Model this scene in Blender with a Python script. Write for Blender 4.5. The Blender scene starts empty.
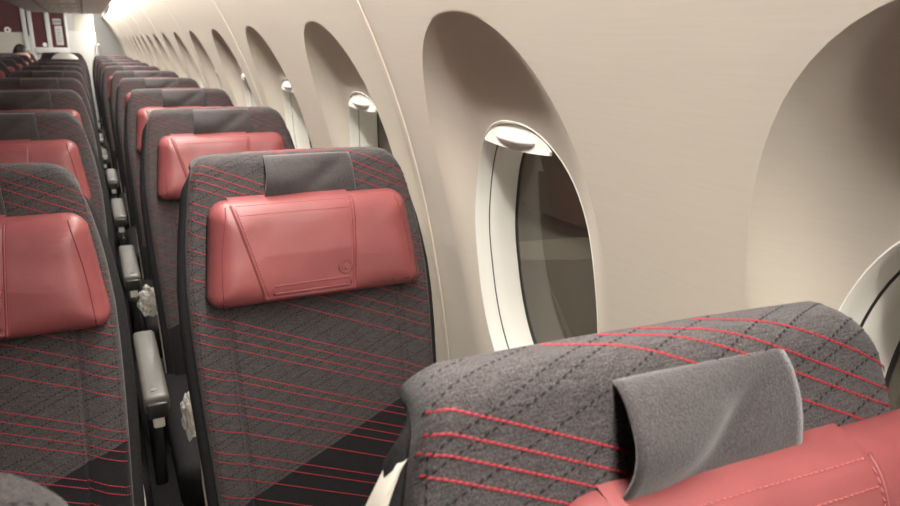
import bpy, bmesh, math, random
from mathutils import Vector, Matrix, noise
PI = math.pi
random.seed(7)
S = bpy.context.scene
COL = S.collection

# ------------------------------------------------------------------ camera, world, lights, exposure
EYE = 1.31                                   # eye height above the cabin floor
YAW, PITCHA, ROLL, FPX = 0.4719, 0.2895, 0.0201, 694.77
def camera():
    cy, sy, cp, sp = math.cos(YAW), math.sin(YAW), math.cos(PITCHA), math.sin(PITCHA)
    F = Vector((sy*cp, cy*cp, -sp)); Rt = Vector((cy, -sy, 0)); U = Rt.cross(F)
    c, s = math.cos(ROLL), math.sin(ROLL)
    R2 = Rt*c + U*s; U2 = U*c - Rt*s
    cd = bpy.data.cameras.new('camera'); o = bpy.data.objects.new('camera', cd); COL.objects.link(o)
    m = Matrix((R2, U2, -F)).transposed().to_4x4(); m.translation = (0, 0, EYE)
    o.matrix_world = m
    cd.sensor_width = 36; cd.lens = FPX/900*36; cd.clip_start = .02; cd.clip_end = 200
    cd.dof.use_dof = True; cd.dof.focus_distance = .80; cd.dof.aperture_fstop = 11
    S.camera = o
camera()
S.view_settings.view_transform = 'Standard'; S.view_settings.look = 'None'
S.view_settings.gamma = 1; S.view_settings.use_curve_mapping = False
S.view_settings.exposure = 0.0
w = bpy.data.worlds.new('night'); S.world = w; w.use_nodes = True
w.node_tree.nodes['Background'].inputs[0].default_value = (.10, .075, .058, 1)
w.node_tree.nodes['Background'].inputs[1].default_value = .6
def area(name, loc, rot, sx, sy, power, col):
    l = bpy.data.lights.new(name, 'AREA'); l.shape = 'RECTANGLE'; l.size = sx; l.size_y = sy
    l.energy = power; l.color = col
    o = bpy.data.objects.new(name, l); o.location = loc; o.rotation_euler = rot; COL.objects.link(o)
    return o
area('sidewall_cove_light', (.225, 4.45, EYE+.305), (0, math.radians(14), 0), .03, 13.5, 192, (1, .962, .895))
area('aisle_ceiling_light', (-1.15, 3.6, EYE+.93), (0, 0, 0), .8, 12.0, 58, (.97, .96, 1))

area('end_wall_fill_light', (-.2, 11.7, EYE+.90), (0, 0, 0), .6, .6, 30, (1, .97, .92))  # unseen fill lamp, added to brighten the dark end wall

# ------------------------------------------------------------------ helpers
def link(o, parent=None):
    COL.objects.link(o)
    if parent is not None: o.parent = parent
    return o
class MB:
    def __init__(s): s.v = []; s.f = []; s.m = []; s.uv = None
    def vert(s, p): s.v.append(tuple(p)); return len(s.v)-1
    def face(s, idx, m=0): s.f.append(tuple(idx)); s.m.append(m)
    def loops(s, loops, closed=True, m=0, cap0=False, cap1=False):
        base = [[s.vert(p) for p in L] for L in loops]
        for a, b in zip(base, base[1:]):
            n = len(a)
            for i in range(n if closed else n-1):
                j = (i+1) % n
                s.face((a[i], a[j], b[j], b[i]), m)
        if cap0: s.face(base[0][::-1], m)
        if cap1: s.face(base[-1], m)
        return base
    def box(s, c, d, r=0, m=0):
        bm = bmesh.new(); bmesh.ops.create_cube(bm, size=1)
        bmesh.ops.scale(bm, vec=Vector(d), verts=bm.verts)
        if r: bmesh.ops.bevel(bm, geom=list(bm.edges), offset=r, segments=3, profile=.5, affect='EDGES')
        bmesh.ops.translate(bm, vec=Vector(c), verts=bm.verts)
        s.add_bm(bm, m)
    def add_bm(s, bm, m=0):
        bm.verts.ensure_lookup_table(); bm.verts.index_update(); off = len(s.v)
        for v in bm.verts: s.v.append(tuple(v.co))
        for f in bm.faces: s.face([v.index+off for v in f.verts], m)
        bm.free()
    def tube(s, pts, r, n=10, m=0, caps=True):
        pts = [Vector(p) for p in pts]; L = []
        ref = Vector((0, 0, 1))
        for i, p in enumerate(pts):
            t = (pts[min(i+1, len(pts)-1)]-pts[max(i-1, 0)]).normalized()
            a = t.cross(ref)
            if a.length < 1e-3: a = t.cross(Vector((1, 0, 0)))
            a.normalize(); b = t.cross(a); rr = r[i] if isinstance(r, (list, tuple)) else r
            L.append([p+a*rr*math.cos(2*PI*k/n)+b*rr*math.sin(2*PI*k/n) for k in range(n)])
        s.loops(L, True, m, caps, caps)
    def build(s, name, mats, parent=None, smooth=True, sharp=None, fix=True):
        me = bpy.data.meshes.new(name)
        me.from_pydata(s.v, [], s.f)
        for x in (mats if isinstance(mats, (list, tuple)) else [mats]): me.materials.append(x)
        me.polygons.foreach_set('material_index', s.m)
        if s.uv is not None:
            L = me.uv_layers.new(name='UVMap')
            for lp in me.loops: L.data[lp.index].uv = s.uv[lp.vertex_index]
        if fix:
            bm = bmesh.new(); bm.from_mesh(me)
            bmesh.ops.recalc_face_normals(bm, faces=bm.faces); bm.to_mesh(me); bm.free()
        me.polygons.foreach_set('use_smooth', [smooth]*len(me.polygons))
        if sharp is not None: me.set_sharp_from_angle(angle=math.radians(sharp))
        me.update()
        return link(bpy.data.objects.new(name, me), parent)
def empty(name, loc=(0, 0, 0)):
    o = bpy.data.objects.new(name, None); o.empty_display_size = .05; o.location = loc
    return link(o)
def tag(o, label=None, cat=None, group=None, kind=None):
    for k, v in (('label', label), ('category', cat), ('group', group), ('kind', kind)):
        if v: o[k] = v
    return o
def copy_tree(o, parent=None, skip=()):
    c = o.copy(); link(c, parent)
    for ch in list(o.children):
        if ch.name.split('.')[0] not in skip: copy_tree(ch, c, skip)
    return c
def lerp(a, b, t): return a+(b-a)*t
def interp(x, xs, ys):
    if x <= xs[0]: return ys[0]
    for i in range(1, len(xs)):
        if x <= xs[i]: return lerp(ys[i-1], ys[i], (x-xs[i-1])/(xs[i]-xs[i-1]))
    return ys[-1]
def sstep(a, b, x):
    t = min(1, max(0, (x-a)/(b-a))); return t*t*(3-2*t)

# ------------------------------------------------------------------ materials
def mat(name, col, rough=.6, metal=0, spec=.5, sheen=0):
    m = bpy.data.materials.new(name); m.use_nodes = True
    b = m.node_tree.nodes['Principled BSDF']
    b.inputs['Base Color'].default_value = (*col, 1); b.inputs['Roughness'].default_value = rough
    b.inputs['Metallic'].default_value = metal; b.inputs['Specular IOR Level'].default_value = spec
    b.inputs['Sheen Weight'].default_value = sheen; b.inputs['Sheen Roughness'].default_value = .5
    return m
def nodes(m):
    nt = m.node_tree
    def N(t, **kw):
        n = nt.nodes.new(t)
        for k, v in kw.items(): setattr(n, k, v)
        return n
    return nt, N, nt.links.new, nt.nodes['Principled BSDF']
def noisy(m, scale=(60, 60, 60), amount=.25, bump=.1, dist=.001, detail=4, coord='Object'):
    """mottle the base colour and add a fine bump"""
    nt, N, L, b = nodes(m)
    tc = N('ShaderNodeTexCoord'); mp = N('ShaderNodeMapping'); mp.inputs['Scale'].default_value = scale
    L(tc.outputs[coord], mp.inputs[0])
    nz = N('ShaderNodeTexNoise'); nz.inputs['Scale'].default_value = 1; nz.inputs['Detail'].default_value = detail
    L(mp.outputs[0], nz.inputs['Vector'])
    col = tuple(b.inputs['Base Color'].default_value)
    rp = N('ShaderNodeValToRGB')
    rp.color_ramp.elements[0].position = .3; rp.color_ramp.elements[1].position = .7
    rp.color_ramp.elements[0].color = tuple(c*(1-amount) for c in col[:3])+(1,)
    rp.color_ramp.elements[1].color = tuple(min(1, c*(1+amount)) for c in col[:3])+(1,)
    L(nz.outputs['Fac'], rp.inputs[0]); L(rp.outputs[0], b.inputs['Base Color'])
    bp = N('ShaderNodeBump'); bp.inputs['Strength'].default_value = bump; bp.inputs['Distance'].default_value = dist
    L(nz.outputs['Fac'], bp.inputs['Height']); L(bp.outputs[0], b.inputs['Normal'])
    return m
M = {}
M['wall'] = noisy(mat('beige_wall_panel', (.60, .54, .462), .62, spec=.25), (55, 14, 420), .02, .12, .0005)
M['white'] = mat('warm_white_plastic', (.86, .84, .78), .38)
M['shade'] = mat('shade_plastic', (.88, .865, .82), .42)
M['strip'] = mat('beige_joint_strip', (.62, .545, .46), .45)
M['gasket'] = mat('dark_gasket', (.03, .028, .026), .5)
M['black'] = noisy(mat('black_trim_fabric', (.016, .015, .016), .8, spec=.2), (300, 300, 300), .3, .3, .0006)
M['shell'] = mat('cream_plastic_shell', (.66, .61, .52), .35)
M['arm'] = mat('grey_beige_plastic', (.11, .104, .092), .4)
M['dark'] = mat('dark_plastic', (.03, .029, .028), .35)
M['redthread'] = mat('red_thread', (.26, .019, .030), .55, spec=.3)
M['blackthread'] = mat('black_thread', (.012, .011, .012), .7, spec=.2)
M['metal'] = mat('brushed_metal', (.55, .55, .54), .3, 1)
M['fleece'] = noisy(mat('grey_fleece', (.048, .041, .041), .95, spec=.1, sheen=.35), (700, 700, 700), .45, .6, .0012)
M['carpet'] = noisy(mat('grey_carpet', (.03, .028, .028), .95, spec=.1), (200, 200, 200), .4, .5, .002)
M['ceiling'] = mat('ceiling_panel', (.70, .68, .65), .6)
M['bin'] = noisy(mat('grey_bin_plastic', (.52, .49, .48), .5), (6, 3, 6), .05, .05)
M['binrail'] = mat('dark_bin_rail', (.17, .16, .16), .5)
M['wine'] = noisy(mat('wine_laminate', (.10, .026, .030), .4), (8, 8, 3), .15, .05)
M['cream'] = mat('cream_laminate', (.50, .47, .41), .5)
M['offwhite'] = mat('off_white_laminate', (.52, .50, .47), .5)
M['post'] = mat('pale_metal_post', (.62, .62, .60), .4)
M['hair'] = noisy(mat('black_hair', (.008, .007, .007), .5), (100, 20, 100), .4, .3)
M['skin'] = mat('skin', (.56, .30, .22), .5)
M['shirt'] = mat('dark_shirt', (.03, .03, .04), .9)
M['cloth'] = noisy(mat('white_cloth', (.95, .93, .88), .9), (120, 120, 120), .05, .2)
M['wing'] = mat('wing_paint', (.10, .096, .085), .5)
M['wingedge'] = mat('wing_edge_metal', (.85, .83, .78), .35)

def fabric():
    m = mat('charcoal_seat_fabric', (.075, .062, .060), .92, spec=.12, sheen=.12)
    nt, N, L, b = nodes(m)
    tc = N('ShaderNodeTexCoord'); uv = N('ShaderNodeUVMap'); uv.uv_map = 'UVMap'
    nz = N('ShaderNodeTexNoise'); nz.inputs['Scale'].default_value = 950; nz.inputs['Detail'].default_value = 4
    nz.inputs['Roughness'].default_value = .7
    L(tc.outputs['Object'], nz.inputs['Vector'])
    mp = N('ShaderNodeMapping'); mp.inputs['Rotation'].default_value = (0, 0, .42); mp.inputs['Scale'].default_value = (60, 900, 1)
    L(uv.outputs[0], mp.inputs[0])
    n2 = N('ShaderNodeTexNoise'); n2.inputs['Scale'].default_value = 1; n2.inputs['Detail'].default_value = 2
    L(mp.outputs[0], n2.inputs['Vector'])
    ad = N('ShaderNodeMath', operation='MULTIPLY_ADD'); ad.inputs[1].default_value = .22
    L(n2.outputs['Fac'], ad.inputs[0])
    mu = N('ShaderNodeMath', operation='MULTIPLY'); mu.inputs[1].default_value = .78
    L(nz.outputs['Fac'], mu.inputs[0]); L(mu.outputs[0], ad.inputs[2])
    r1 = N('ShaderNodeValToRGB'); e = r1.color_ramp.elements
    e[0].position = .40; e[0].color = (.015, .0145, .015, 1); e[1].position = .64; e[1].color = (.112, .094, .093, 1)
    L(ad.outputs[0], r1.inputs[0])
    r2 = N('ShaderNodeValToRGB'); e = r2.color_ramp.elements
    e[0].position = .36; e[0].color = (.007, .006, .007, 1); e[1].position = .68; e[1].color = (.022, .020, .021, 1)
    L(ad.outputs[0], r2.inputs[0])
    # woven colour change: black below the slanting line v + 0.4 u = 0.497
    sx = N('ShaderNodeSeparateXYZ'); L(uv.outputs[0], sx.inputs[0])
    k = N('ShaderNodeMath', operation='MULTIPLY_ADD'); k.inputs[1].default_value = .4
    L(sx.outputs[0], k.inputs[0]); L(sx.outputs[1], k.inputs[2])
    st = N('ShaderNodeMath', operation='GREATER_THAN'); st.inputs[1].default_value = .477
    L(k.outputs[0], st.inputs[0])
    mx = N('ShaderNodeMix', data_type='RGBA'); L(st.outputs[0], mx.inputs[0])
    L(r1.outputs[0], mx.inputs[6]); L(r2.outputs[0], mx.inputs[7]); L(mx.outputs[2], b.inputs['Base Color'])
    bp = N('ShaderNodeBump'); bp.inputs['Strength'].default_value = .55; bp.inputs['Distance'].default_value = .0012
    L(ad.outputs[0], bp.inputs['Height']); L(bp.outputs[0], b.inputs['Normal'])
    return m
M['fabric'] = fabric()
def leather():
    m = mat('red_leather', (.40, .10, .094), .45, spec=.4)
    nt, N, L, b = nodes(m)
    tc = N('ShaderNodeTexCoord')
    vo = N('ShaderNodeTexVoronoi'); vo.inputs['Scale'].default_value = 700; L(tc.outputs['Object'], vo.inputs['Vector'])
    nz = N('ShaderNodeTexNoise'); nz.inputs['Scale'].default_value = 14; nz.inputs['Detail'].default_value = 4
    L(tc.outputs['Object'], nz.inputs['Vector'])
    rp = N('ShaderNodeValToRGB'); e = rp.color_ramp.elements
    e[0].position = .3; e[0].color = (.178, .045, .046, 1); e[1].position = .75; e[1].color = (.232, .061, .061, 1)
    L(nz.outputs['Fac'], rp.inputs[0]); L(rp.outputs[0], b.inputs['Base Color'])
    b1 = N('ShaderNodeBump'); b1.inputs['Strength'].default_value = .12; b1.inputs['Distance'].default_value = .0006
    b2 = N('ShaderNodeBump'); b2.inputs['Strength'].default_value = .22; b2.inputs['Distance'].default_value = .006
    L(vo.outputs['Distance'], b1.inputs['Height']); L(nz.outputs['Fac'], b2.inputs['Height'])
    L(b1.outputs[0], b2.inputs['Normal']); L(b2.outputs[0], b.inputs['Normal'])
    return m
M['leather'] = leather()
M['seam'] = mat('dark_red_seam', (.17, .028, .03), .7)
M['pinkthread'] = mat('pink_thread', (.40, .105, .10), .6)
def glass():
    m = bpy.data.materials.new('cabin_window_glass'); m.use_nodes = True
    nt = m.node_tree; nt.nodes.clear(); L = nt.links.new
    out = nt.nodes.new('ShaderNodeOutputMaterial'); tr = nt.nodes.new('ShaderNodeBsdfTransparent')
    gl = nt.nodes.new('ShaderNodeBsdfGlossy'); gl.inputs['Roughness'].default_value = .05
    tr.inputs[0].default_value = (.72, .70, .66, 1)
    fr = nt.nodes.new('ShaderNodeFresnel'); fr.inputs[0].default_value = 1.5
    mx = nt.nodes.new('ShaderNodeMixShader')
    ge = nt.nodes.new('ShaderNodeNewGeometry'); iv = nt.nodes.new('ShaderNodeMath'); iv.operation = 'SUBTRACT'; iv.inputs[0].default_value = 1
    mu = nt.nodes.new('ShaderNodeMath'); mu.operation = 'MULTIPLY'
    L(ge.outputs['Backfacing'], iv.inputs[1]); L(fr.outputs[0], mu.inputs[0]); L(iv.outputs[0], mu.inputs[1])
    L(mu.outputs[0], mx.inputs[0]); L(tr.outputs[0], mx.inputs[1]); L(gl.outputs[0], mx.inputs[2])
    df = nt.nodes.new('ShaderNodeBsdfDiffuse'); df.inputs[0].default_value = (.8, .74, .62, 1)      # dusty acrylic haze, also lightens the pane in place of brownish reflections
    m2 = nt.nodes.new('ShaderNodeMixShader'); m2.inputs[0].default_value = .09
    L(mx.outputs[0], m2.inputs[1]); L(df.outputs[0], m2.inputs[2]); L(m2.outputs[0], out.inputs[0])
    return m
M['glass'] = glass()
def film():
    m = bpy.data.materials.new('clear_plastic_film'); m.use_nodes = True
    nt = m.node_tree; nt.nodes.clear(); L = nt.links.new
    out = nt.nodes.new('ShaderNodeOutputMaterial'); tr = nt.nodes.new('ShaderNodeBsdfTransparent')
    p = nt.nodes.new('ShaderNodeBsdfPrincipled'); p.inputs['Base Color'].default_value = (.75, .72, .66, 1)
    p.inputs['Roughness'].default_value = .18
    mx = nt.nodes.new('ShaderNodeMixShader'); mx.inputs[0].default_value = .5
    L(tr.outputs[0], mx.inputs[1]); L(p.outputs[0], mx.inputs[2]); L(mx.outputs[0], out.inputs[0])
    return m
M['film'] = film()

# ------------------------------------------------------------------ side wall with scooped window recesses
D = .635; YC0 = .8325                       # window spacing and the main window's centre
KMIN, KMAX = -4, 18                         # windows; a panel carries windows 2j-1 and 2j
def Xw(z):                                  # wall profile, z above the eye
    z2 = max(z, -.75)
    x = -.189785*z2**3 - .43164717*z2**2 - .43892243*z2 + .43801336
    return x - .02*max(0, -.75-z)
def rec_e(dy, z):
    """0 at the recess centre, 1 on its outline"""
    dz = z+.25; b = .291 if dz > 0 else .52
    return (abs(dy/.213)**2.3 + abs(dz/b)**2.3)**(1/2.3)
def rec_depth(dy, z):
    e = rec_e(dy, z)
    if e >= 1: return 0
    amp = interp(z, (-.75, -.6, -.35, -.15, .05), (0, .014, .030, .040, .043))
    t = min(1, (1-e)/.42)
    k = sstep(-.34, -.06, z)
    return amp*lerp(t*t*(3-2*t), 1-(1-t)**2.0, k)
def Wp(yc, dy, z, off=0):
    return Vector((Xw(z)+rec_depth(dy, z)+off, yc+dy, EYE+z))
MZ, MA, MBB = -.350, .163, .251             # mouth centre height, half width, half height
def mouth(th, inset=0):
    c, s = math.cos(th), math.sin(th); n = 2.35
    a, b = MA-inset, MBB-inset
    r = (abs(c/a)**n+abs(s/b)**n)**(-1/n)
    return r*c, r*s
ZT, ZB = .30, -EYE
HW = D/2
def wall_mesh():
    mb = MB()
    N = 120
    for k in range(KMIN, KMAX+1):
        yc = YC0+k*D
        l = -HW+(.007 if (k % 2) else 0); r = HW-(.007 if (k % 2 == 0) else 0)
        # seams fall after even k (k=0|1) and before odd k
        angs = sorted([2*PI*i/N for i in range(N)] +
                      [math.atan2(z-MZ, y) % (2*PI) for y in (l, r) for z in (ZT, ZB)])
        rings = []
        def ray_rect(c, s):
            t = 9
            if c > 1e-9: t = min(t, r/c)
            if c < -1e-9: t = min(t, l/c)
            if s > 1e-9: t = min(t, (ZT-MZ)/s)
            if s < -1e-9: t = min(t, (ZB-MZ)/s)
            return t
        cols = []
        for th in angs:
            my, mz = mouth(th); m0 = math.hypot(my, mz); c, s = math.cos(th), math.sin(th)
            tr = ray_rect(c, s)
            lo, hi = m0, tr
            if rec_e(tr*c, MZ+tr*s) < 1: re = tr*.995
            else:
                for _ in range(40):
                    mid = (lo+hi)/2
                    if rec_e(mid*c, MZ+mid*s) < 1: lo = mid
                    else: hi = mid
                re = min(lo, tr*.995)
            ts = [lerp(m0, re, (i/14)) for i in range(15)]
            ts += [re+min(.004, (tr-re)*.3)]
            a = ts[-1]
            ts += [lerp(a, tr, i/10) for i in range(1, 11)]
            cols.append([Wp(yc, t*c, MZ+t*s) for t in ts])
        n = len(cols[0])
        mb.loops([[cl[i] for cl in cols] for i in range(n)], True)
    o = mb.build('wall_right', M['wall'])
    bm = bmesh.new(); bm.from_mesh(o.data)
    bmesh.ops.remove_doubles(bm, verts=bm.verts, dist=.0004)
    # smooth normals but a crisp recess rim
    bm.to_mesh(o.data); bm.free()
    for p in o.data.polygons: p.use_smooth = True
    for p in o.data.polygons:                       # normals face the cabin
        if p.normal.x > 0: p.flip()
    o.data.set_sharp_from_angle(angle=math.radians(24))
    tag(o, 'beige cabin side wall with scooped window recesses', kind='structure')
wall_mesh()
def seam_strips():
    n = 0
    for k in range(-2, KMAX, 2):
        y = YC0+k*D+HW; n += 1
        mb = MB(); L = []
        prof = [(-.0085, .006), (-.0075, .0005), (-.0070, -.0015), (-.0055, -.0026), (0, -.003), (.0055, -.0026), (.0070, -.0015), (.0075, .0005), (.0085, .006)]
        for i in range(40):
            z = lerp(ZB, ZT-.002, i/39)
            L.append([(Xw(z)+p[1], y+p[0], EYE+z) for p in prof])
        mb.loops(L, False)
        o = mb.build('trim_%d' % n, M['strip'], sharp=35)
        tag(o, 'raised beige joint strip between two wall panels', kind='structure')
seam_strips()

def make_window(k, n):
    yc = YC0+k*D
    root = empty('window_%d' % n, (0, 0, 0)); tag(root, kind='structure')
    N = 96; ths = [2*PI*i/N for i in range(N)]
    def ring(inset, dx):
        out = []
        for th in ths:
            y0, z0 = mouth(th); y, z = mouth(th, inset)
            x = Xw(MZ+z0)+rec_depth(y0, MZ+z0)
            out.append(Vector((x+dx, yc+y, EYE+MZ+z)))
        return out
    f = MB()
    f.loops([ring(-.0015, .006), ring(-.0012, -.0004), ring(.0003, -.001), ring(.002, .001), ring(.004, .006), ring(.0065, .013),
             ring(.009, .018), ring(.0105, .020)], True, 0)
    f.loops([ring(.0105, .020), ring(.0118, .0212), ring(.0128, .021)], True, 1)
    f.loops([ring(.0128, .021), ring(.0160, .0235), ring(.020, .040), ring(.024, .058), ring(.0255, .063)], True, 0)
    f.loops([ring(.0255, .063), ring(.0265, .0655), ring(.029, .067)], True, 1)
    f.build('window_frame', [M['white'], M['gasket']], root, sharp=50)
    p = MB(); p.loops([ring(.0285, .0660), ring(.0285, .0690)], True, 0, True, True)
    p.build('pane', M['glass'], root, smooth=False)
    # pulled-up shade peeking out under the top of the frame, with its curved grip
    s = MB(); zt = MBB-.004; zb = MBB-.036
    A = [mouth(lerp(PI*.03, PI*.97, i/40), .0045) for i in range(41)]
    A = [(y, z) for y, z in A if z > zb]
    def shp(y, z, dx):
        return (Xw(MZ+MBB)+rec_depth(0, MZ+MBB)+dx+.005+(MBB-z)*.02, yc+y, EYE+MZ+z)
    yr, yl = A[0][0], A[-1][0]
    B = [(lerp(yl, yr, t/16), zb-.004*math.sin(PI*t/16)) for t in range(17)]
    s.loops([[shp(y, z, .004) for y, z in A+B], [shp(y, z, 0) for y, z in A+B]], True, 0, True, True)
    sh = s.build('window_shade', M['shade'], root, sharp=30)
    h = MB(); L = []
    for i in range(21):
        t = i/20*2-1; wv = math.sqrt(max(0, 1-t*t)); y = t*.052; zc = zb+.012
        L.append([shp(y, zc+.008*wv*math.cos(a)+.001*math.cos(a), .001-.011*wv*max(0, math.sin(a))) for a in [PI*j/6 for j in range(7)]])
    h.loops(L, False); h.build('shade_grip', M['shade'], sh)
    if k <= 2:
        d = MB()                                           # water specks on the outer face of the pane
        rnd = random.Random(30+k)
        for _ in range(42):
            y = rnd.uniform(-.11, .11); z = rnd.uniform(-.2, .2)
            bm = bmesh.new(); bmesh.ops.create_icosphere(bm, subdivisions=1, radius=rnd.uniform(.0005, .0012))
            zz = MZ+z; bmesh.ops.translate(bm, vec=(Xw(zz)+rec_depth(0, MZ+MBB)*.75+.072, yc+y, EYE+zz), verts=bm.verts)
            d.add_bm(bm)
        o = d.build('water_specks', M['film'], root); o['kind'] = 'stuff'
for n, k in enumerate(range(KMIN+2, KMAX+1)): make_window(k, n+1)

# ------------------------------------------------------------------ the rest of the shell
def slab(name, c, d, m, label=None, **kw):
    b = MB(); b.box(c, d, **kw); o = b.build(name, m, smooth=False); tag(o, label, kind='structure'); return o
YA, YB = -2.4, 12.9
slab('floor', (-1.95, (YA+YB)/2, -.05), (5.3, YB-YA, .1), M['carpet'], 'dark grey carpeted cabin floor')
slab('ceiling', (-1.7, (YA+YB)/2, EYE+1.0), (4.6, YB-YA, .06), M['ceiling'], 'pale cabin ceiling')
slab('wall_left', (-4.45, (YA+YB)/2, 1.1), (.08, YB-YA, 2.5), M['wall'])
slab('wall_front', (-1.9, YA, 1.1), (5.3, .08, 2.5), M['cream'])
slab('wall_back', (-1.95, YB, 1.1), (5.3, .08, 2.5), M['offwhite'], 'off white end wall past the last seats')
# cove riser behind the bins, closing the wall to the ceiling
slab('trim_cove', (.30, (YA+YB)/2, EYE+.66), (.04, YB-YA, .70), M['ceiling'])

def overhead_bin(y0, y1, where):
    root = empty('overhead_bin', (-.15, (y0+y1)/2, EYE+.26))
    tag(root, 'grey overhead luggage bin above the window seats, %s' % where, 'luggage bin', 'overhead bins along the window side')
    h = (y1-y0)/2-.004
    prof = [(.357, .02), (.350, .0), (.31, -.004), (-.28, -.004), (-.36, .01), (-.40, .05), (-.41, .10), (-.36, .30), (-.22, .47), (.30, .50), (.33, .40), (.335, .06)]
    b = MB(); b.loops([[(x, -h, z) for x, z in prof], [(x, h, z) for x, z in prof]], True, 0, True, True)
    b.build('bin_body', M['bin'], root, sharp=40)
    d = MB(); pd = [(-.405, .075), (-.418, .10), (-.368, .30), (-.30, .39), (-.29, .38), (-.357, .295), (-.405, .10)]
    d.loops([[(x, -h+.01, z) for x, z in pd], [(x, h-.01, z) for x, z in pd]], True, 0, True, True)
    d.build('bin_door', M['bin'], root, sharp=40)
    for x in (-.14, .16):
        r = MB(); r.box((x, 0, -.006), (.016, 2*h, .008), .002); r.build('service_rail', M['binrail'], root)
    nn = 3
    for i in range(nn):
        yy = lerp(-h, h, (i+.5)/nn)
        r = MB(); r.box((.01, yy, -.007), (.22, .30, .012), .004); u = r.build('service_panel', M['ceiling'], root)
        for j in range(3):
            q = MB(); q.tube([(-.06+.07*j, yy-.05, -.012), (-.06+.07*j, yy-.05, -.018)], .020, 16); q.build('reading_light', M['post'], u, sharp=40)
for i, (a, where) in enumerate(((-1.39, 'nearest the camera'), (1.15, 'second from the camera'), (3.69, 'third from the camera'), (6.23, 'the farthest one, by the wine red panels'))):
    overhead_bin(a, a+2.54, where)

# ------------------------------------------------------------------ seats
HT = 1.138                                    # seat top above the floor
def hw(d): return interp(d, (0, .03, .1, .15, .2, .25, .3, .4, .5, .66), (.176, .185, .195, .2005, .2045, .2047, .204, .200, .195, .19))
RT = .018
def corner(x, h):
    rc = lerp(.022, .042, sstep(-.05, .05, x))
    t = min(1, max(0, (abs(x)-(h-rc))/rc)); return rc*(1-math.sqrt(1-t*t*.9999))
def surf(u, q):
    """front cover of a seat back: u across (-1..1), q metres down the cover from its top line"""
    if q < RT:
        ph = (RT-q)/RT
        if ph > PI/2: d = 0; yb = RT+(ph-PI/2)*RT
        else: d = RT-RT*math.sin(ph); yb = RT*(1-math.cos(ph))
    else: d = q; yb = 0
    h = hw(d); x = u*h; ax = abs(x)
    drop = corner(x, h)*max(0, 1-d/.13)
    rs = .014; es = h-ax
    ys = rs*(1-math.sqrt(max(0, 1-(1-es/rs)**2))) if es < rs else 0
    g = sstep(.13, .2, d)*.0035*math.exp(-((abs(u)-.715)/.014)**2)
    bol = -.006*sstep(.1, .25, d)*sstep(.72, .85, abs(u))
    crown = .004*(1-u*u)
    return Vector((x, -.25*d+yb+ys+g+bol-crown*.5, HT-d-drop+crown*max(0, 1-d/.1)-.004))
def q_at(x, dt):
    """cover coordinate q whose point lies dt below the top line at x"""
    dr = corner(x, .19); return (dt-dr)/(1-dr/.13) if dt < .13 else dt
def frame(u, q):
    e = 1e-3; p = surf(u, q); a = surf(min(1, u+e), q)-surf(max(-1, u-e), q); b = surf(u, q+e)-surf(u, q-e)
    n = b.cross(a); n.normalize()
    if n.y > 0 and q > RT: n = -n
    if q <= RT and n.z < 0 and n.y > 0: n = -n
    return p, n
def qd(q): return q if q >= RT else max(0, RT-RT*math.sin(min(PI/2, (RT-q)/RT)))
RED = [-.034, -.016, -.004, .012, .075, .088, .100, .113, .138, .152, .165, .187, .212, .230, .256, .308, .322, .338, .352,
       .391, .403, .426, .441, .456, .485, .52, .535, .56, .59]
def cover(redw=.00098):
    mb = MB(); mb.uv = []
    us = [-1, -.995, -.985, -.97, -.95, -.925, -.89, -.84, -.79, -.755, -.738, -.726, -.715, -.704, -.692, -.675, -.62, -.5, -.36, -.2, -.05]
    us = us+[0]+[-u for u in us[::-1]]
    qs = [-.026, -.018]+[RT-RT*PI/2*i/9 for i in range(9, -1, -1)]+[.045, .06, .08, .1, .12, .14, .16, .18, .2, .22, .25, .28, .32, .36, .4, .44, .48, .52, .56, .6, .64, .68]
    G = []
    for q in qs:
        row = []
        for u in us:
            p = surf(u, q); row.append(mb.vert(p)); mb.uv.append((p.x, q))
        G.append(row)
    for a, b in zip(G, G[1:]):
        for i in range(len(us)-1): mb.face((a[i], b[i], b[i+1], a[i+1]), 0)
    def stitch(x, q, dx, dq, length, wid, m, lift):
        u0 = x/hw(qd(q))
        if abs(u0) > .985 or q < -.024 or q > .67: return
        p, n = frame(u0, q)
        p2 = surf((x+dx*.002)/hw(qd(q)), q+dq*.002)
        t = (p2-p)
        if t.length < 1e-7: return
        t.normalize(); s = t.cross(n).normalized()
        P = [p-t*length/2+n*lift*.35+s*wid*.6, p-t*length*.15-s*wid, p+t*length/2+n*lift*.35-s*wid*.6, p+t*length*.15+s*wid, p+n*lift]
        i0 = len(mb.v)
        for v in P: mb.vert(v); mb.uv.append((x, q))
        for a, b in ((0, 1), (1, 2), (2, 3), (3, 0)): mb.face((i0+a, i0+b, i0+4), m)
    nrm = math.hypot(1, .4)
    for c in RED:
        x = -.2
        while x < .2:
            stitch(x, q_at(x, c+.4*x), 1/nrm, .4/nrm, .0054, redw, 1, .0012); x += .0040
    c = -.13; i = 0
    while c < .74:
        x = -.2
        while x < .2:
            stitch(x, q_at(x, c-.4*x), 1/nrm, -.4/nrm, .0046, .0009, 2, .0007); x += .0052
        i += 1; c += (.010, .022, .028, .016, .024)[i % 5]
    for s in (-1, 1):                              # edge stitching and the two long seams
        q = .03
        while q < .66:
            stitch(s*.955*hw(qd(q)), q, 0, 1, .005, .0007, 2, .0006)
            if q > .14:
                for off in (-.006, .006): stitch(s*.715*hw(q)+off, q, 0, 1, .005, .0007, 2, .0005)
            q += .0075
    o = mb.build('backrest', [M['fabric'], M['redthread'], M['blackthread']], None, fix=False)
    me = o.data
    bm = bmesh.new(); bm.from_mesh(me); bm.normal_update()
    bm.to_mesh(me); bm.free()
    return o
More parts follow.
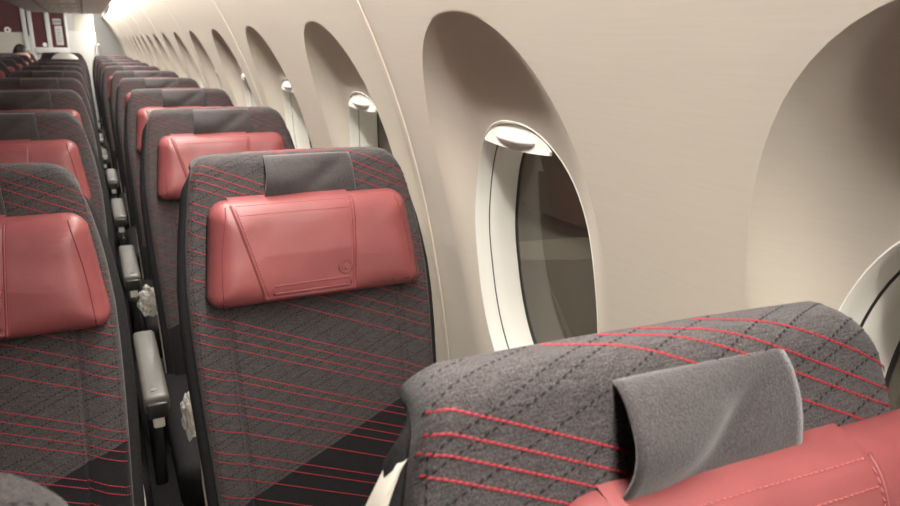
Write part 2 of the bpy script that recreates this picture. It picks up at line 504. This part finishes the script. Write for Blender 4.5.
def side_trim(s):
    mb = MB(); L = []
    qs = [-.006, 0, .01, .02, .034, .05, .08, .12, .16, .2, .26, .32, .4, .48, .56, .64, .68]
    for q in qs:
        p = surf(s, q); k = sstep(-.006, .05, q); fl = lerp(.008, .015, sstep(.05, .3, q))
        L.append([p+Vector((-s*.004, -.0005, 0)), p+Vector((s*.002*k, .003, 0)), p+Vector((s*.6*fl*k, .007, 0)), p+Vector((s*fl*k, .012*k+.003, 0)), p+Vector((s*.9*fl*k, .018*k+.005, 0))])
    mb.loops(L, False); return mb
def shell():
    mb = MB(); L = []
    for q in (.004, .006, .012, .03, .06, .1, .15, .2, .3, .4, .5, .6, .7):
        h = hw(q)+interp(q, (.004, .012, .03, .06, .1), (-.045, -.032, -.016, -.003, .003))+.013*sstep(.34, .5, q)
        y0 = -.25*q+.028+.010*sstep(0, .1, q); th = lerp(.012, .060, sstep(0, .2, q)); z = HT-q-.020
        L.append([Vector(p) for p in ((-h+.006, y0-.012, z), (-h, y0-.014, z), (-h-.001, y0, z), (-h+.010, y0+th*.6, z), (-h+.03, y0+th*.9, z), (-h*.5, y0+th, z), (0, y0+th*1.05, z),
                  (h*.5, y0+th, z), (h-.03, y0+th*.9, z), (h-.010, y0+th*.6, z), (h+.001, y0, z), (h, y0-.014, z), (h-.006, y0-.012, z))])
    mb.loops(L, True, 0, True, False); return mb

# headrest cushion ---------------------------------------------------------
PD0, PD1, PR, PT = .062, .222, .024, .052
def phw(d): return lerp(.160, .181, (d-PD0)/(PD1-PD0))
def psd(x, d):
    qx = abs(x)-(phw(min(max(d, PD0), PD1))-PR); qz = abs(d-(PD0+PD1)/2)-((PD1-PD0)/2-PR)
    return math.hypot(max(qx, 0), max(qz, 0))+min(max(qx, qz), 0)-PR
def ph(x, d):
    e = -psd(x, d)
    if e <= 0: return .012
    t = 1-min(e/.040, 1)
    w = noise.noise(Vector((x*14, d*18, 3.1)))*.0022*min(1, e/.02)
    side = .010*sstep(.05, .16, abs(x))*sstep(0, .04, e)        # ends curl slightly forward
    return .012+(PT-.016)*(1-t**2.6)**(1/2.6)+.004*min(1, e/.08)+w+side*.6
def PP(x, d, h): return Vector((x, -.25*d-h, HT-d-.004))
def prad(th, e):
    c, s = math.cos(th), math.sin(th); lo, hi = 0, .4; dc = (PD0+PD1)/2
    for _ in range(36):
        m = (lo+hi)/2
        if -psd(m*c, dc-m*s) > e: lo = m
        else: hi = m
    return lo*c, dc-lo*s
def headrest(root):
    angs = []
    for i in range(160):
        t = 2*PI*i/160; angs.append(math.atan2(math.sin(t)*.085, math.cos(t)*.17))
    angs += [s*math.atan2(.080+a, .16+b) for s in (1, -1) for a, b in ()]
    mb = MB(); L = []
    for e, h in ((.010, .001), (.004, .003), (.001, .007), (0, .012)):
        L.append([PP(*prad(t, e), h) for t in angs])
    for e in (.0006, .002, .0045, .008, .012, .017, .023, .030, .038, .046, .055, .064, .072):
        r = []
        for t in angs:
            x, d = prad(t, e); r.append(PP(x, d, ph(x, d)))
        L.append(r)
    mb.loops(L, True, 0, False, True)
    # end-panel seams of the cushion
    o = mb.build('headrest', M['leather'], root)
    # wrap band over the middle
    wv = MB(); G = []
    nx, nd = 44, 40
    def bl(d): return lerp(-.131, -.090, (d-PD0)/(PD1-PD0))
    def br(d): return lerp(.063, .049, (d-PD0)/(PD1-PD0))
    def bandh(x, d, t):
        e = -psd(x, d)
        return ph(x, d)+.0026
    ds = [PD0-.003, PD0-.0025, PD0-.001, PD0+.0004, PD0+.002, PD0+.005, PD0+.009, PD0+.014]+[lerp(PD0+.02, PD1-.012, i/nd) for i in range(nd+1)]
    for j, d in enumerate(ds):
        row = []
        for i in range(nx+1):
            x = lerp(bl(d), br(d), i/nx)
            if j == 0: h = .006
            elif j == 1: h = .012
            elif d < PD0+.0003: h = .018
            else: h = bandh(x, d, 0)
            edge = min(i, nx-i)
            if edge == 0: h -= .0022
            if d > PD1-.05: h = max(h, PT-.004)-.0
            # raised welt of the sewn lower pocket
            row.append((x, d, h))
        G.append(row)
    V = [[wv.vert(PP(*c)) for c in r] for r in G]
    for a, b in zip(V, V[1:]):
        for i in range(nx): wv.face((a[i], a[i+1], b[i+1], b[i]))
    # thickness at the hanging lower hem
    hem = [wv.vert(PP(c[0], c[1]+.002, c[2]-.004)) for c in G[-1]]
    hem2 = [wv.vert(PP(c[0], c[1]+.0008, c[2]-.012)) for c in G[-1]]
    for a, b in ((V[-1], hem), (hem, hem2)):
        for i in range(nx): wv.face((a[i], a[i+1], b[i+1], b[i]))
    def tube(pts, r, m, n=6):
        wv.tube([PP(x, d, (max(ph(x, d), PT-.004) if d > PD1-.05 else ph(x, d))+.0026+dh) for x, d, dh in pts], r, n, m)
    # edge welts
    tube([(bl(d), d, -.0016) for d in ds[5:]], .0017, 0)
    tube([(br(d), d, -.0016) for d in ds[5:]], .0017, 0)
    tube([(bl(d)-.0022, d, -.0026) for d in ds[5:]], .0011, 1)
    tube([(br(d)+.0022, d, -.0026) for d in ds[5:]], .0011, 1)
    def dashes(pts, step=.0046, ln=.0032):
        acc = 0
        for (xa, da_), (xb, db_) in zip(pts, pts[1:]):
            seg = math.hypot(xb-xa, db_-da_)
            n = max(1, int(seg/step))
            for i in range(n):
                t = (i+.5)/n; x = lerp(xa, xb, t); d = lerp(da_, db_, t); ux = (xb-xa)/seg*ln/2; ud = (db_-da_)/seg*ln/2
                wv.tube([PP(x-ux, d-ud, ph(x-ux, d-ud)+.0027), PP(x, d, ph(x, d)+.0034), PP(x+ux, d+ud, ph(x+ux, d+ud)+.0027)], .0005, 4, 2)
    for dd in (PD0+.005, PD0+.017): dashes([(bl(dd)+.006, dd), (br(dd)-.006, dd)])
    dashes([(br(d)-.005, d) for d in (PD0+.008, PD0+.06, PD1-.05)]); dashes([(bl(d)+.005, d) for d in (PD0+.008, PD0+.06, PD1-.05)])
    # sewn pocket outline along the hem
    x0, x1, da, db = -.082, .042, PD1-.033, PD1-.021
    pts = [(lerp(x0, x1, t/20), da, 0) for t in range(21)]+[(x1+.002, da+.003, 0), (x1+.003, db-.002, 0)]
    tube(pts, .0010, 0); tube([(x, d+.002, 0-.0008) for x, d, _ in pts], .0009, 1)
    pts = [(x0, lerp(da, db, t/4), 0) for t in range(5)]+[(lerp(x0, x1, t/20), db, 0) for t in range(21)]
    tube(pts, .0010, 0); tube([(x, d+.002, -.0008) for x, d, _ in pts], .0009, 1)
    # embossed roundel: ring with a wing-spread bird
    cx, cd, R = .037, PD1-.050, .0100
    def circ(r): return [(cx+r*math.cos(2*PI*i/28), cd+r*math.sin(2*PI*i/28), 0) for i in range(29)]
    tube(circ(R), .0009, 0); tube(circ(R+.0016), .0007, 1)
    for sgn in (-1, 1):
        tube([(cx+sgn*(.001+.0052*math.sin(a)), cd+.0045-.0085*(1-math.cos(a))*.55-.001, 0) for a in [PI*.55*i/8 for i in range(9)]], .0009, 0)
    tube([(cx, cd+.005, 0), (cx-.0005, cd, 0), (cx+.001, cd-.003, 0), (cx+.003, cd-.0045, 0)], .0009, 0)
    wv.build('headrest_wrap', [M['leather'], M['seam'], M['pinkthread']], o)
    # stitched end seams
    for s in (-1, 1):
        sm = MB(); pts = []
        for i in range(25):
            d = lerp(PD0+.006, PD1-.006, i/24); x = s*(phw(d)-.022+.004*math.sin(i/24*PI)); pts.append(PP(x, d, ph(x, d)+.0002))
        sm.tube(pts, .0011, 6); sm.build('end_seam', M['seam'], o)
    return o

def strap(root):
    """the fleece tab that loops over the seat top and holds the cushion"""
    mb = MB(); G = []
    nx, nt = 22, 22
    for j in range(nt+1):
        t = j/nt; row = []
        for i in range(nx+1):
            s = i/nx
            q = lerp(.004, .076, t)
            x = lerp(lerp(-.066, -.074, t), lerp(.078, .084, t), s)
            p, n = frame(x/hw(qd(q)), q)
            bow = math.sin(PI*min(1, t*1.02))
            open_ = lerp(.021, .006, sstep(0, .85, s))
            wr = noise.noise(Vector((x*22, q*30, 8)))*.004*math.sin(PI*s)*math.sin(PI*t)
            row.append(p+n*(.0035+open_*bow+wr*1.2-.007*math.sin(PI*t)*math.exp(-((s-.25-.7*(1-t))/.13)**2)*sstep(0, .25, s)))
        G.append(row)
    F = [[mb.vert(p) for p in r] for r in G]
    B = []
    for j, r in enumerate(G):
        rr = []
        for i, p in enumerate(r):
            a = G[min(j+1, nt)][i]-G[max(j-1, 0)][i]; b = r[min(i+1, nx)]-r[max(i-1, 0)]
            n = a.cross(b).normalized()
            if n.y > 0 and abs(n.y) > .2: n = -n
            elif n.z < 0 and abs(n.y) <= .2: n = -n
            rr.append(mb.vert(p-n*.0028))
        B.append(rr)
    for a, b in zip(F, F[1:]):
        for i in range(nx): mb.face((a[i], a[i+1], b[i+1], b[i]))
    for a, b in zip(B, B[1:]):
        for i in range(nx): mb.face((a[i], b[i], b[i+1], a[i+1]))
    for i in range(nx):
        mb.face((F[0][i], B[0][i], B[0][i+1], F[0][i+1])); mb.face((F[-1][i], F[-1][i+1], B[-1][i+1], B[-1][i]))
    for j in range(nt):
        mb.face((F[j][0], F[j+1][0], B[j+1][0], B[j][0])); mb.face((F[j][-1], B[j][-1], B[j+1][-1], F[j+1][-1]))
    return mb.build('headrest_strap', M['fleece'], root)

def make_seat():
    root = empty('airline_seat')
    c = cover(); c.parent = root
    for s in (-1, 1): side_trim(s).build('side_trim', M['black'], root)
    shell().build('back_shell', M['shell'], root, sharp=50)
    headrest(root); strap(root)
    b = MB(); b.box((0, -.37, .395), (.455, .52, .13), .035); b.build('seat_cushion', M['black'], root)
    b = MB(); b.box((0, -.36, .30), (.40, .44, .06), .01)
    for y in (-.52, -.2): b.tube([(-.22, y, .28), (.22, y, .28)], .022, 12)
    b.build('seat_frame', M['metal'], root, sharp=40)
    for x in (-.15, .15):
        b = MB(); b.tube([(x, -.5, .28), (x, -.50, .03)], .016, 10); b.tube([(x, -.24, .28), (x, -.05, .03)], .016, 10)
        b.box((x, -.28, .015), (.05, .56, .03), .005); b.build('leg', M['metal'], root, sharp=40)
    return root
def armrest(root):
    a = MB(); x = -.2525
    a.box((x, -.385, .588), (.050, .38, .044), .010)
    o = a.build('armrest', M['arm'], root, sharp=40)
    o['label'] = 'grey beige armrest with a black front end'
    e = MB(); e.box((x, -.578, .580), (.040, .014, .034), .004); e.build('end_cap', M['dark'], o)
    e = MB(); e.box((x, -.566, .553), (.022, .03, .028), .004); e.build('latch', M['white'], o)
    e = MB(); e.tube([(x, -.545, .6095), (x, -.545, .6115)], [.009, .0085], 20); e.build('recline_button', M['metal'], o, sharp=40)
    e = MB(); e.box((x, -.19, .50), (.036, .05, .18), .008); e.box((x, -.21, .36), (.030, .30, .20), .008); e.build('armrest_post', M['dark'], o)
    return o
PITCH = .85; Y1 = .285
XWIN, XMID, XAIS = .3025, .3025-.509, .3025-1.018
ORD = ['', 'first', 'second', 'third', 'fourth', 'fifth', 'sixth', 'seventh', 'eighth', 'ninth', 'tenth', 'eleventh', 'twelfth']
proto = make_seat()                          # a middle seat carries no armrest of its own here
wproto = copy_tree(proto); armrest(wproto)
fleet = {}
def put(col, row, o):
    x = {'window': XWIN, 'middle': XMID, 'aisle': XAIS}[col]
    dx = {7: -.025, 8: -.03, 9: -.035, 10: -.05, 11: -.05}.get(row, 0) if col == 'window' else 0
    o.location = (x+dx, Y1+(row-1)*PITCH, 0)
    fleet[(col, row)] = o
    near = {('window', 1): 'charcoal airline seat in the right foreground, red headrest and open fleece strap',
            ('window', 2): 'charcoal window seat with whole red headrest, directly behind the foreground seat',
            ('middle', 1): 'seat back barely peeking in at the bottom left corner',
            ('middle', 2): 'charcoal seat with red headrest cut by the left photo edge, second row'}
    lab = near.get((col, row)) or 'charcoal airline seat in the %s column, %s row from the camera' % (col, ORD[row])
    tag(o, lab, 'seat', 'airline seats in the %s column' % col)
first = True
thin = cover(.00055); far_mesh = thin.data; bpy.data.objects.remove(thin)      # the thread sits finer on the rows behind
for r in range(1, 12):
    put('window', r, wproto if r == 1 else copy_tree(wproto))
for r in range(1, 12):
    put('middle', r, proto if r == 1 else copy_tree(proto))
for r in range(8, 13):
    put('aisle', r, copy_tree(proto))
for (c_, r_), o_ in fleet.items():
    if r_ >= 3:
        for k_ in o_.children:
            if k_.name.startswith('backrest'): k_.data = far_mesh
def child(o, name): return [c for c in o.children if c.name.split('.')[0] == name][0]
fleet[('middle', 10)].scale.z = 1.035
fleet[('window', 1)].rotation_euler.z = -.07; fleet[('window', 1)].location.x += .012
child(fleet[('window', 1)], 'back_shell').location = (-.018, 0, 0)
child(fleet[('window', 1)], 'headrest_strap').location = (.001, -.004, -.010); child(fleet[('window', 1)], 'headrest_strap').scale.x = .93
child(fleet[('middle', 2)], 'headrest').location.x = .019
child(fleet[('window', 1)], 'headrest').location = (.055, .006, -.008)

# worn black flecks on the lower right rim of the second window seat's headrest
sc = MB(); rnd = random.Random(5)
for i in range(26):
    t = rnd.random()
    if i < 17: x, d = lerp(.085, .168, t**.7), PD1-.011-rnd.random()*.007
    else: x, d = phw(PD1-.02)-.010-rnd.random()*.004, lerp(PD1-.075, PD1-.012, t)
    e = []
    rx, rd = (rnd.uniform(.002, .005), rnd.uniform(.0006, .0016)) if i < 17 else (rnd.uniform(.0006, .0014), rnd.uniform(.003, .008))
    for k in range(9):
        a = 2*PI*k/9; q = rnd.uniform(.6, 1.2); xx = x+rx*q*math.cos(a); dd = d+rd*q*math.sin(a)
        if -psd(xx, dd) < .0012: xx *= .985; dd = min(dd, PD1-.002)
        e.append(sc.vert(PP(xx, dd, ph(xx, dd)+.0007)))
    sc.face(e)
o = sc.build('scuffs', M['dark'], child(fleet[('window', 2)], 'headrest')); o['kind'] = 'stuff'

# crumpled clear bags tucked beside the seat backs
def plastic_bag(loc, size, seed, label):
    bm = bmesh.new(); bmesh.ops.create_icosphere(bm, subdivisions=4, radius=1)
    for v in bm.verts:
        n = v.co.normalized(); k = 1+.30*noise.noise(n*2.2+Vector((seed, 0, 0)))+.24*abs(noise.noise(n*5+Vector((0, seed, 0))))-.12*abs(noise.noise(n*11+Vector((seed, seed, 0))))
        v.co = Vector((n.x*k*size[0], n.y*k*size[1], n.z*k*size[2]))
    mb = MB(); mb.add_bm(bm); o = mb.build('plastic_bag', M['film'], sharp=25); o.location = loc
    tag(o, label, 'plastic bag', 'crumpled clear bags between the seats')

plastic_bag((.104, 1.30, EYE-.70), (.018, .030, .044), 3.3, 'crumpled clear bag beside the second window seat, nearest the camera')
plastic_bag((.084, 2.06, EYE-.72), (.028, .036, .042), 9.1, 'crumpled clear bag between the columns, behind the near armrest')

# ------------------------------------------------------------------ far end of the cabin
def boxpart(name, x0, x1, y0, y1, z0, z1, m, parent, r=.004):
    b = MB(); b.box(((x0+x1)/2, (y0+y1)/2, EYE+(z0+z1)/2), (x1-x0, y1-y0, z1-z0), r); return b.build(name, m, parent, sharp=40)
g = empty('galley_partition', (0, 0, 0))
tag(g, 'wine red and cream partition with pale posts at the far end of the cabin', 'partition')
boxpart('wine_panel', -1.9, -.672, 10.50, 10.56, .061, .955, M['wine'], g)
boxpart('cream_panel', -1.9, -.672, 10.49, 10.56, -EYE+.002, .058, M['cream'], g)
boxpart('post', -.672, -.625, 10.47, 10.58, -EYE+.002, .955, M['post'], g)
boxpart('slot', -.624, -.606, 10.52, 10.56, .02, .955, M['dark'], g)
boxpart('post', -.605, -.562, 10.47, 10.58, -EYE+.002, .955, M['post'], g)
boxpart('wine_panel', -.560, -.420, 10.52, 10.56, -.115, .955, M['wine'], g)
boxpart('post', -.418, -.370, 10.48, 10.58, -.115, .955, M['post'], g)
w2 = boxpart('wine_panel', -.368, -.205, 10.52, 10.56, -.115, .955, M['wine'], g)
boxpart('post', -.203, -.180, 10.48, 10.58, -EYE+.002, .955, M['post'], g)
boxpart('ledge', -.560, -.205, 10.46, 10.56, -.185, -.118, M['post'], g)
boxpart('lower_panel', -.560, -.205, 10.50, 10.56, -EYE+.002, -.187, M['offwhite'], g)
b = MB(); b.tube([(-.833, 10.499, EYE+.085), (-.833, 10.492, EYE+.085)], .036, 24); bd = b.build('badge', M['cloth'], g, sharp=40)
b = MB(); b.tube([(-.833, 10.4915, EYE+.085), (-.833, 10.490, EYE+.085)], .014, 12); b.build('badge_mark', M['redthread'], bd, sharp=40)
b = MB(); b.tube([(-.452, 10.519, EYE-.083), (-.452, 10.498, EYE-.083)], .026, 20); b.build('knob', M['cloth'], g, sharp=40)
sg = boxpart('notice_sign', -.335, -.242, 10.505, 10.519, .165, .235, M['offwhite'], g)
for i in range(4): boxpart('notice_line', -.325+.021*i, -.311+.021*i, 10.503, 10.5045, .185, .212, M['binrail'], sg, 0)
sg = boxpart('notice_board', -.322, -.238, 10.505, 10.519, -.085, .150, M['offwhite'], g)
for i in range(5): boxpart('notice_line', -.300, -.262+.006*(i % 2), 10.503, 10.5045, .10-.035*i, .108-.035*i, M['arm'], sg, 0)
m_ = empty('cabin_divider', (0, 0, 0)); tag(m_, 'plain off white divider wall beside the aisle at the far end', 'partition')
boxpart('divider_panel', -.178, .135, 10.50, 10.62, -EYE+.002, .088, M['offwhite'], m_)
boxpart('upper_panel', -.10, .13, 10.56, 10.62, .09, .955, M['cream'], m_)
h = empty('grab_handle', (.145, 10.38, EYE-.24)); tag(h, 'thin arched grab handle in front of the far off white wall', 'handle')
b = MB(); pts = [(-.032, 0, -.3)]+[(.032*math.cos(a), 0, .13+.045*math.sin(a)) for a in [PI-PI*i/10 for i in range(11)]]+[(.032, 0, -.3)]
b.tube(pts, .007, 10); b.build('rail', M['metal'], h)
b = MB(); b.box((0, 0, -.32), (.16, .10, .05), .01); b.box((0, .04, -.70), (.10, .05, .73), .01); b.build('handle_mount', M['offwhite'], h)

# white half-round pillow standing on the tenth middle seat
def pillow():
    mb = MB(); L = []
    for k in range(9):
        t = k/8*2-1; r = math.sqrt(max(.0, 1-t*t))**.7
        ring = []
        for i in range(25):
            a = PI*i/24; ring.append((.125*(.55+.45*r)*math.cos(a), .045*t, .098*(.55+.45*r)*math.sin(a)))
        L.append(ring)
    mb.loops(L, True, 0, True, True); o = mb.build('pillow', M['cloth'], sharp=60)
    s = fleet[('middle', 10)].location
    o.location = (s.x+.02, s.y-.07, HT*1.035-.095)
    tag(o, 'white half round pillow propped on a far middle seat', 'pillow')
pillow()

# passenger far down the cabin, only hair and forehead above the seat in front
def passenger(x, y):
    me = bpy.data.meshes.new('person'); o = bpy.data.objects.new('person', me)
    V = [(0, 0, .52), (0, .03, .70), (0, .06, .92), (0, .06, .97), (0, .04, 1.02),
         (.17, .05, .90), (.22, -.05, .68), (.16, -.28, .62), (.10, -.38, .60),
         (-.17, .05, .90), (-.22, -.05, .68), (-.16, -.28, .62), (-.10, -.38, .60),
         (.10, -.05, .52), (.11, -.45, .53), (.11, -.47, .10), (.11, -.60, .05),
         (-.10, -.05, .52), (-.11, -.45, .53), (-.11, -.47, .10), (-.11, -.60, .05)]
    E = [(0, 1), (1, 2), (2, 3), (3, 4), (2, 5), (5, 6), (6, 7), (7, 8), (2, 9), (9, 10), (10, 11), (11, 12), (0, 13), (13, 14), (14, 15), (15, 16), (0, 17), (17, 18), (18, 19), (19, 20)]
    Rr = [.14, .14, .12, .055, .06, .055, .045, .036, .03, .055, .045, .036, .03, .09, .07, .05, .04, .09, .07, .05, .04]
    me.from_pydata(V, E, []); sk = o.modifiers.new('skin', 'SKIN'); link(o)
    for v, r in zip(me.skin_vertices[0].data, Rr): v.radius = (r, r)
    me.skin_vertices[0].data[0].use_root = True
    o.modifiers.new('sub', 'SUBSURF').levels = 2
    dg = bpy.context.evaluated_depsgraph_get(); m2 = bpy.data.meshes.new_from_object(o.evaluated_get(dg))
    o.modifiers.clear(); o.data = m2
    bm = bmesh.new(); bm.from_mesh(m2)
    hb = bmesh.new(); bmesh.ops.create_icosphere(hb, subdivisions=4, radius=1)
    for v in hb.verts:
        c = v.co; f = max(0, -c.y)
        xx = c.x*.076*(1-.20*max(0, -c.z)); yy = c.y*.095; zz = c.z*.118
        nose = math.exp(-((c.x/.16)**2+((c.z+.12)/.22)**2))*f*.020
        eye = sum(math.exp(-(((c.x-s*.42)/.17)**2+((c.z-.02)/.12)**2)) for s in (-1, 1))*f*.010
        mouth = math.exp(-((c.x/.3)**2+((c.z+.52)/.06)**2))*f*.004
        ear = math.exp(-((c.y/.16)**2+((c.z+.02)/.2)**2))*(.014 if abs(c.x) > .8 else 0)*math.copysign(1, c.x)
        v.co = Vector((xx+ear, yy-nose+eye+mouth-.01, zz))
    bmesh.ops.translate(hb, vec=(0, .03, 1.10), verts=hb.verts)
    t = bpy.data.meshes.new('t'); hb.to_mesh(t); bm.from_mesh(t); bm.to_mesh(m2); bm.free(); hb.free()
    m2.materials.clear(); m2.materials.append(M['skin'])
    for p in m2.polygons: p.use_smooth = True
    o.location = (x, y, 0)
    hb = bmesh.new(); bmesh.ops.create_icosphere(hb, subdivisions=4, radius=1)
    kill = []
    for v in hb.verts:
        c = v.co.copy(); k = 1+.04*noise.noise(c*6)
        v.co = Vector((c.x*.088*k, c.y*.108*k+.035, c.z*.130*k+1.11))
        if (c.z < .16 and c.y < .15-.3*c.z) or c.z < -.55: kill.append(v)
    bmesh.ops.delete(hb, geom=kill, context='VERTS')
    mb = MB(); mb.add_bm(hb); mb.build('hair', M['hair'], o)
    # jumper over the torso
    mb = MB(); L = []
    for z, rx, ry, yc in ((.46, .17, .15, 0), (.6, .17, .15, .01), (.75, .175, .15, .03), (.88, .19, .14, .055), (.94, .15, .11, .06), (.98, .075, .07, .06)):
        L.append([(rx*math.cos(2*PI*i/32), yc+ry*math.sin(2*PI*i/32), z) for i in range(32)])
    mb.loops(L, True); mb.build('jumper', M['shirt'], o)
    tag(o, 'person with black hair seated far down the cabin, forehead showing above a seat', 'person')
s12 = fleet[('aisle', 12)].location
passenger(s12.x+.06, s12.y-.17)

# ------------------------------------------------------------------ outside the window: the wing at night
wg = MB()
A0, A1 = Vector((5.8, 6.4, EYE-2.37)), Vector((13, 21.8, EYE-5.4))
for_ = []
def wsec(p, c, t): return [p+Vector((-x*c*.96, x*c*.25, z*t)) for x, z in ((0, 0), (.04, .35), (.2, .55), (.6, .4), (1, .02), (.6, -.25), (.2, -.4), (.04, -.3))]
wg.loops([wsec(A0, 3.4, .3), wsec(A1, 2.4, .25)], True, 0, True, True)
o = wg.build('aircraft_wing', M['wing'], sharp=50); tag(o, 'dim aircraft wing with a pale leading edge outside the main window', 'wing')
le = MB(); le.tube([A0, A1], [.06, .05], 10); le.build('leading_edge', M['wingedge'], o)
ld = bpy.data.lights.new('wing_edge_fill_light', 'SPOT'); ld.energy = 2000; ld.spot_size = math.radians(50); ld.shadow_soft_size = .05; ld.color = (1, .93, .82)  # unseen spot, added so the wing's leading edge stands out
lo = bpy.data.objects.new('wing_edge_fill_light', ld); lo.location = (1.2, 3.5, EYE-.6); COL.objects.link(lo)
lo.rotation_euler = (Vector((9, 13.5, EYE-3.7))-lo.location).to_track_quat('-Z', 'Y').to_euler()
